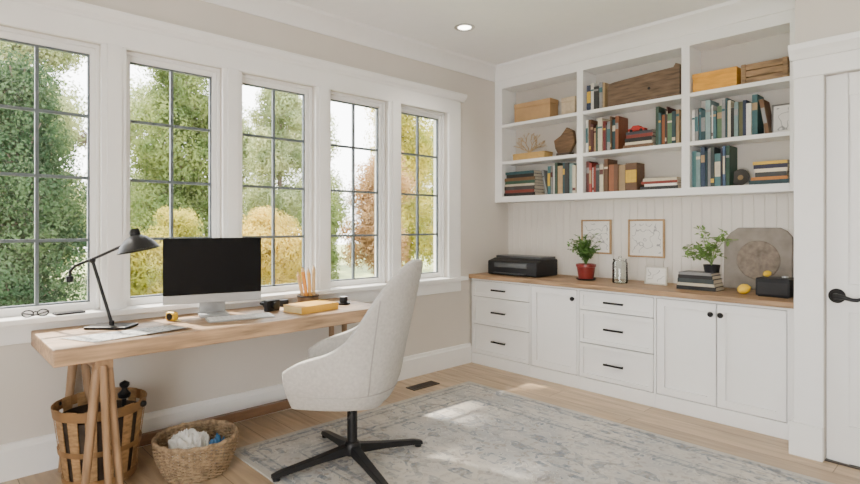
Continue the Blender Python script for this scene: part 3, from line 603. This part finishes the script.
mb=MB(); mb.v=[tuple(v) for v in vs]; mb.f=fs; sh=mb.build('backrest',FABRIC,ch,smooth=True,ang=180)
s=sh.modifiers.new('sol','SOLIDIFY'); s.thickness=.052; s.offset=0; q=sh.modifiers.new('sub','SUBSURF'); q.levels=2; q.render_levels=2
MB().tube([shellpt(a,.47,.0255) for a in range(-124,125,8)],.0045,6).build('piping',SEAM,ch,smooth=True)
for sg in (1,-1): MB().tube([shellpt(sg*60,z_,.0255) for z_ in [.475+.03*i for i in range(18)]],.004,6).build('side_seam',SEAM,ch,smooth=True)
def pad(x,y0,y1,z0,z1,name,e=.55):
    m=MB(); n=40; rows=[(.001,0),(.84,0),(.94,.10),(.99,.30),(1,.55),(.98,.78),(.92,.93),(.80,1.0),(.4,1.05),(.001,1.06)]
    vs=[];fs=[]
    for r,z in rows:
        for k in range(n):
            a=2*PI*k/n; c,s_=math.cos(a),math.sin(a)
            X=math.copysign(abs(c)**e,c)*x*r; Y=(y0+y1)/2+math.copysign(abs(s_)**e,s_)*(y1-y0)/2*r; vs.append((X,Y,z0+(z1-z0)*z))
    for i in range(len(rows)-1):
        for k in range(n): k2=(k+1)%n; fs.append((i*n+k,i*n+k2,(i+1)*n+k2,(i+1)*n+k))
    return m.add(vs,fs).build(name,FABRIC,ch,smooth=True,ang=80)
pad(.225,-.27,.20,.365,.44,'seat_base'); pad(.27,-.36,.225,.43,.57,'seat_cushion')
MB().tube([(0,0,.10),(0,0,.30)],.03,20).tube([(0,0,.30),(0,0,.35)],.022,20).build('gas_column',BLACK,ch,smooth=True)
MB().box(-.10,.10,-.12,.10,.345,.366).build('seat_plate',BLACK,ch,bevel=.004)
MB().lathe([(.001,.05),(.045,.05),(.05,.06),(.048,.11),(.036,.125),(.001,.125)],24).build('hub',BLACK,ch,smooth=True)
MB().tube([(.10,0,.355),(.20,.02,.345),(.25,.02,.34)],.006,8).build('height_lever',BLACK,ch,smooth=True)
for k in range(4):
    a=math.radians(78-CR+90*k); dx_,dy_=math.cos(a),math.sin(a); nx,ny=-dy_,dx_
    m=MB(); secs=[(.03,.030,.055,.11),(.20,.027,.045,.080),(.42,.023,.020,.048),(.47,.020,.012,.034)]; vv=[];ff=[]
    for (r,w_,zl,zh) in secs:
        for (q1,q2) in ((-w_,zl),(w_,zl),(w_*.8,zh),(-w_*.8,zh)): vv.append((dx_*r+nx*q1,dy_*r+ny*q1,q2))
    for i in range(3):
        for k2 in range(4): k3=(k2+1)%4; ff.append((i*4+k2,i*4+k3,(i+1)*4+k3,(i+1)*4+k2))
    ff+= [(3,2,1,0),(12,13,14,15)]
    lg=m.add(vv,ff).build('leg',BLACK,ch,bevel=.003)
    MB().lathe([(.001,0),(.02,0),(.02,.014),(.001,.016)],16,(dx_*.445,dy_*.445,0)).build('glide',BLKPL,lg)
# ------------------------------------------------------------------ rug
rx0,rx1,ry0,ry1=.48,4.3,1.42,3.60
o=MB().box(-(rx1-rx0)/2,(rx1-rx0)/2,-(ry1-ry0)/2,(ry1-ry0)/2,0,.0108).build('rug',rug_mat(rx1-rx0,ry1-ry0),bevel=.003,loc=((rx0+rx1)/2,(ry0+ry1)/2,.0008)); tag(o,'large faded cream and grey-blue patterned rug on the wood floor','rug')
# ------------------------------------------------------------------ baskets
t=thing('splint_basket','tall tapered wooden splint basket under the left end of the desk','basket',(.31,.76,.001))
n=15; m=MB()
for k in range(n):
    a=2*PI*k/n; ca,sa=math.cos(a),math.sin(a); tx,ty=-sa,ca
    r0,r1=.170,.222; w0,w1=.021,.028
    p=[(ca*r0-tx*w0,sa*r0-ty*w0,.012),(ca*r0+tx*w0,sa*r0+ty*w0,.012),(ca*r1+tx*w1,sa*r1+ty*w1,.43),(ca*r1-tx*w1,sa*r1-ty*w1,.43)]
    m.prism(p,(ca*.004,sa*.004,0))
m.build('vertical_splints',SPLINT,t)
m=MB()
for z0_,hh in ((.02,.03),(.18,.028),(.375,.052)):
    ra=.170+(z0_)/.43*.052+.008; rb=.170+(z0_+hh)/.43*.052+.008
    m.lathe([(ra,z0_),(rb,z0_+hh),(rb-.004,z0_+hh),(ra-.004,z0_),(ra,z0_)],44)
m.build('woven_bands',mat('splint_band',(.26,.14,.055),.6,var=.3,scale=8),t,smooth=True)
MB().lathe([(.160,.013),(.205,.36),(.202,.36),(.157,.013),(.160,.013)],40).build('gap_shade_shell',mat('gap_shade_dark',(.045,.03,.02),.9,var=.3),t,smooth=True)  # dark shell standing in for shade in the gaps between splints
MB().lathe([(.001,.0),(.17,.0),(.17,.012),(.001,.012)],30).build('basket_floor',SPLINT,t)
for s in(-1,1):
    ang=math.radians(-133+(0 if s<0 else 180)); hx,hy=math.cos(ang)*.236,math.sin(ang)*.236
    MB().ball((hx,hy,.405),.018).build('handle_knob',BLACK,t,smooth=True)
t=thing('knobbed_rod','black rod with a round finial standing in the tall splint basket','rod',(.33,.86,.0145),rot=(-.03,0,0))
MB().tube([(0,0,0),(0,0,.42)],.012,12).build('shaft',BLACK,t,smooth=True)
MB().lathe([(.012,.40),(.03,.41),(.034,.43),(.016,.45),(.014,.46),(.026,.475),(.026,.49),(.001,.505)],20).build('finial',BLACK,t,smooth=True)
t=thing('wicker_basket','low round woven wicker basket on the floor beside the rug','basket',(.60,1.175,.001))
m=MB()
R0,R1,HB=.165,.218,.20
for k in range(21):
    s=k/20; m_r=R0+(R1-R0)*math.sin(s*PI/2); zz=.008+s*(HB-.016)
    pts=[]
    for q_ in range(145):
        a=2*PI*q_/144; rr=m_r+.006*math.cos(24*a+(k%2)*PI); pts.append((rr*math.cos(a),rr*math.sin(a),zz))
    m.tube(pts,.0058,5,cap=False)
m.build('woven_wall',WICK,t,smooth=True,ang=80)
MB().tube([(R1*math.cos(2*PI*q/48),R1*math.sin(2*PI*q/48),HB+.004*math.cos(q*PI/1.5)) for q in range(49)],.012,8,cap=False).build('rim',WICK,t,smooth=True)
MB().lathe([(.001,.001),(.155,.001),(.155,.012),(.001,.012)],30).build('basket_floor',WICK,t)
def heap(name,label,cat,loc,r,zmid,m,seed,amp=.05,fr=11):
    # crumpled sheet: a heap with sharp folds and an irregular outline, its skirt reaching the basket floor
    nr,na=26,72; vs=[(0,0,zmid)]; fs=[]
    for i in range(1,nr+1):
        s=i/nr
        for k in range(na):
            a=2*PI*k/na; out=1+.14*mnoise.noise(Vector((math.cos(a)*1.7,math.sin(a)*1.7,seed))); rr=r*min(1,s*1.12)*out*(1 if s<.9 else .97)
            x,y=rr*math.cos(a),rr*math.sin(a)
            p=Vector((x*fr,y*fr,seed)); f=1-2.2*abs(mnoise.noise(p)); g=1-2.2*abs(mnoise.noise(p*2.3+Vector((3,1,0))))
            z=zmid*(1-.28*s*s)+amp*(f-.5)*.9+amp*.45*(g-.5)
            if s>.89: z=z*max(0,(1-s)/.11)
            vs.append((x,y,max(0,z)))
    for k in range(na): fs.append((0,1+k,1+(k+1)%na))
    for i in range(nr-1):
        for k in range(na): k2=(k+1)%na; fs.append((1+i*na+k,1+(i+1)*na+k,1+(i+1)*na+k2,1+i*na+k2))
    mb=MB(); mb.v=vs; mb.f=fs; o=mb.build(name,m,smooth=True,ang=25,loc=loc,recalc=False); return tag(o,label,cat)
heap('crumpled_cloth','crumpled white cloth in the wicker basket','cloth',(.58,1.14,.0145),.108,.18,colm((.66,.64,.60)),3.3,.07,16)
heap('blue_bag','crumpled blue paper bag in the wicker basket','bag',(.680,1.262,.0145),.042,.17,colm((.03,.13,.28)),5.7,.05,24)
# ------------------------------------------------------------------ garden
struct(MB().box(-40,-.25,-14,34,-.6,-.45).build('ground',mat('lawn',(.22,.25,.09),.95,var=.4,scale=2)))
def rdir():
    return Vector((random.gauss(0,1),random.gauss(0,1),random.gauss(0,1))).normalized()
def tree(name,label,cat,x,y,blobs,n,size,m,trunk=None,seed=0,group=None,clump=.42,K=38):
    random.seed(seed); t=thing(name,label,cat,(x,y,-.45),group=group); vs=[];fs=[]; tr=MB()
    tot=sum(b[3]*b[4] for b in blobs); h=trunk or max(b[2] for b in blobs)
    tr.tube([(0,0,0),(.05,.04,h*.4),(-.04,0,h*.8),(0,.02,h)],[.10,.08,.05,.02],8)
    for (bx_,by_,bz_,r,rz_) in blobs:
        tr.tube([(0,0,max(.1,bz_*.4)),(bx_*.5,by_*.5,bz_*.75),(bx_,by_,bz_+rz_*.3)],[.05,.03,.012],6)
        nb=int(n*r*rz_/tot)
        for k in range(K):
            u=rdir(); q=random.uniform(.25,.78); c=Vector((bx_+u.x*r*q,by_+u.y*r*q,bz_+u.z*rz_*q)); cr=r*clump*random.uniform(.7,1.15)
            tr.tube([(bx_*.6,by_*.6,max(.1,bz_-rz_*.3)),tuple(c)],[.022,.008],4)
            for _ in range(nb//K):
                v=rdir(); p=c+v*cr*random.uniform(.55,1.0)
                if p.z<.05: continue
                d=v.cross(rdir()); d=d+rdir()*.3
                leafquad(vs,fs,p,d,size*random.uniform(.6,1.3),size*.66,v+rdir()*.25)
    mb=MB(); mb.v=[tuple(v) for v in vs]; mb.f=fs; mb.build('foliage',m,t,recalc=False)
    tr.build('trunk',mat('bark',(.14,.10,.08),.9,var=.4),t)
DG=foliage_mat('conifer_green',(.025,.05,.025),(.065,.10,.045),.25)
MG=foliage_mat('mid_green',(.085,.125,.04),(.21,.25,.08),.4)
YG=foliage_mat('yellow_green',(.25,.26,.05),(.54,.44,.08),.5)
YL=foliage_mat('autumn_yellow',(.40,.30,.05),(.68,.50,.11),.5)
RD=foliage_mat('autumn_rust',(.27,.15,.07),(.46,.30,.14),.5)
PG=foliage_mat('pale_green',(.20,.25,.11),(.38,.40,.19),.45)
G='trees and shrubs in the garden'
tree('conifer_tree','dark green conifer seen low through the leftmost window','tree',-5.2,1.0,[(0,0,1.0,1.0,.9),(0,.1,1.9,.95,.9),(.05,0,2.8,.85,.8),(0,0,3.6,.6,.65)],60000,.046,DG,3.6,1,G)
tree('leafy_tree','pale green airy tree rising behind the conifer','tree',-11,1.6,[(0,0,4.4,1.45,1.4),(0,.2,6.0,1.25,1.1),(0,-.1,2.5,1.45,1.4)],50000,.078,PG,5,2,G)
tree('golden_shrub','rounded yellow-green shrub seen low through the second window','shrub',-6.4,3.05,[(0,-.3,1.0,.65,1.0),(0,.3,1.3,.66,1.0)],36000,.045,YG,1.6,3,G)
tree('leafy_tree','mid green tree with golden tips above the second window hedge','tree',-11,5.0,[(0,0,3.2,1.45,1.3),(0,.1,4.8,1.38,1.4),(0,0,2.0,1.45,1.3),(0,0,6.2,1.15,.9)],64000,.074,MG,5,4,G)
tree('golden_shrub','bright golden shrub seen low through the third window','shrub',-6.6,5.4,[(0,-.2,1.45,.78,1.1),(0,.25,1.1,.74,1.0)],36000,.045,YL,1.7,5,G)
tree('slender_tree','pale tree with sky between its branches in the third window','tree',-11.3,8.0,[(0,0,4.0,1.25,1.3),(0,.1,5.5,1.15,1.1),(0,-.1,2.6,1.25,1.1)],38000,.073,PG,6,6,G,K=26,clump=.36)
tree('dark_shrub','deep green shrub between the golden shrub and the rust tree','shrub',-7.6,7.1,[(0,0,1.0,.66,1.0),(0,.05,1.9,.62,1.0)],24000,.052,MG,1.9,7,G)
tree('autumn_tree','tawny autumn tree seen through the fourth window','tree',-7.6,8.85,[(0,0,1.4,1.05,1.3),(0,.1,2.9,1.0,1.1)],44000,.052,RD,4.0,8,G)
tree('leafy_tree','yellow-green tree seen through the rightmost window','tree',-10,12.0,[(0,0,2.0,1.7,1.7),(0,0,4.2,1.6,1.5),(0,-.4,5.6,1.1,.9)],52000,.074,YG,4.6,9,G)
tree('leafy_tree','mid green tree farthest right beyond the windows','tree',-12.4,16,[(0,0,2.4,1.8,2.2),(0,0,5.0,1.6,1.5)],18000,.12,MG,5,10,G)
tree('leafy_tree','broad pale green tree far behind the golden shrubs','tree',-18,8,[(0,-4.5,2.0,2.2,1.9),(0,-1.2,2.6,2.2,2.4),(0,2.2,2.2,2.2,2.1),(0,5.5,2.8,2.2,2.3),(0,-7.5,2.4,2.2,2.0),(0,-5.5,5.2,2.0,1.7),(0,-1.8,5.6,1.9,1.5),(0,1.6,5.0,1.9,1.6),(0,4.8,5.6,2.0,1.6)],105000,.115,PG,3,12,G,K=32)
tree('unseen_dapple_tree','added out-of-view tree whose high branches dapple the sun at the windows','tree',-3.9,9.0,[(0,-4.8,7.0,1.5,.9),(.3,-6.8,7.0,1.4,.8),(0,-2.6,7.2,1.5,.9)],30000,.10,MG,6,13,G,clump=.27,K=95)  # unseen crown added above the view to break up the sun patches
# ------------------------------------------------------------------ light
sun=bpy.data.lights.new('sun','SUN'); sun.energy=36; sun.angle=math.radians(2.4); sun.color=(1,.91,.78)
so=bpy.data.objects.new('sun',sun); COL.objects.link(so); so.rotation_euler=Vector((1,.22,-1.15)).to_track_quat('-Z','Y').to_euler()
w=bpy.data.worlds.new('world'); bpy.context.scene.world=w; w.use_nodes=True; N=w.node_tree.nodes; L=w.node_tree.links
bg=N['Background']; tc=N.new('ShaderNodeTexCoord'); sp=N.new('ShaderNodeSeparateXYZ'); L.new(tc.outputs['Generated'],sp.inputs[0])
r=N.new('ShaderNodeValToRGB'); r.color_ramp.elements[0].position=0; r.color_ramp.elements[0].color=(1,.99,.97,1); r.color_ramp.elements[1].position=.8; r.color_ramp.elements[1].color=(.86,.93,1,1)
L.new(sp.outputs[2],r.inputs[0]); L.new(r.outputs[0],bg.inputs[0]); bg.inputs[1].default_value=11.5
sl=bpy.data.lights.new('downlight','SPOT'); sl.energy=60; sl.spot_size=2.2; sl.spot_blend=.8; sl.color=(1,.9,.78); sl.shadow_soft_size=.06
s2=bpy.data.objects.new('downlight',sl); COL.objects.link(s2); s2.location=(.63,3.38,H-.02)
# ------------------------------------------------------------------ camera
cam=bpy.data.cameras.new('camera'); cam.sensor_width=36; cam.lens=F/860*36; cam.shift_y=-17/860
cam.dof.use_dof=True; cam.dof.focus_distance=4.4; cam.dof.aperture_fstop=2.2
co=bpy.data.objects.new('camera',cam); COL.objects.link(co); co.location=(CX,0,CH); co.rotation_euler=(PI/2,0,math.radians(46.6)); bpy.context.scene.camera=co
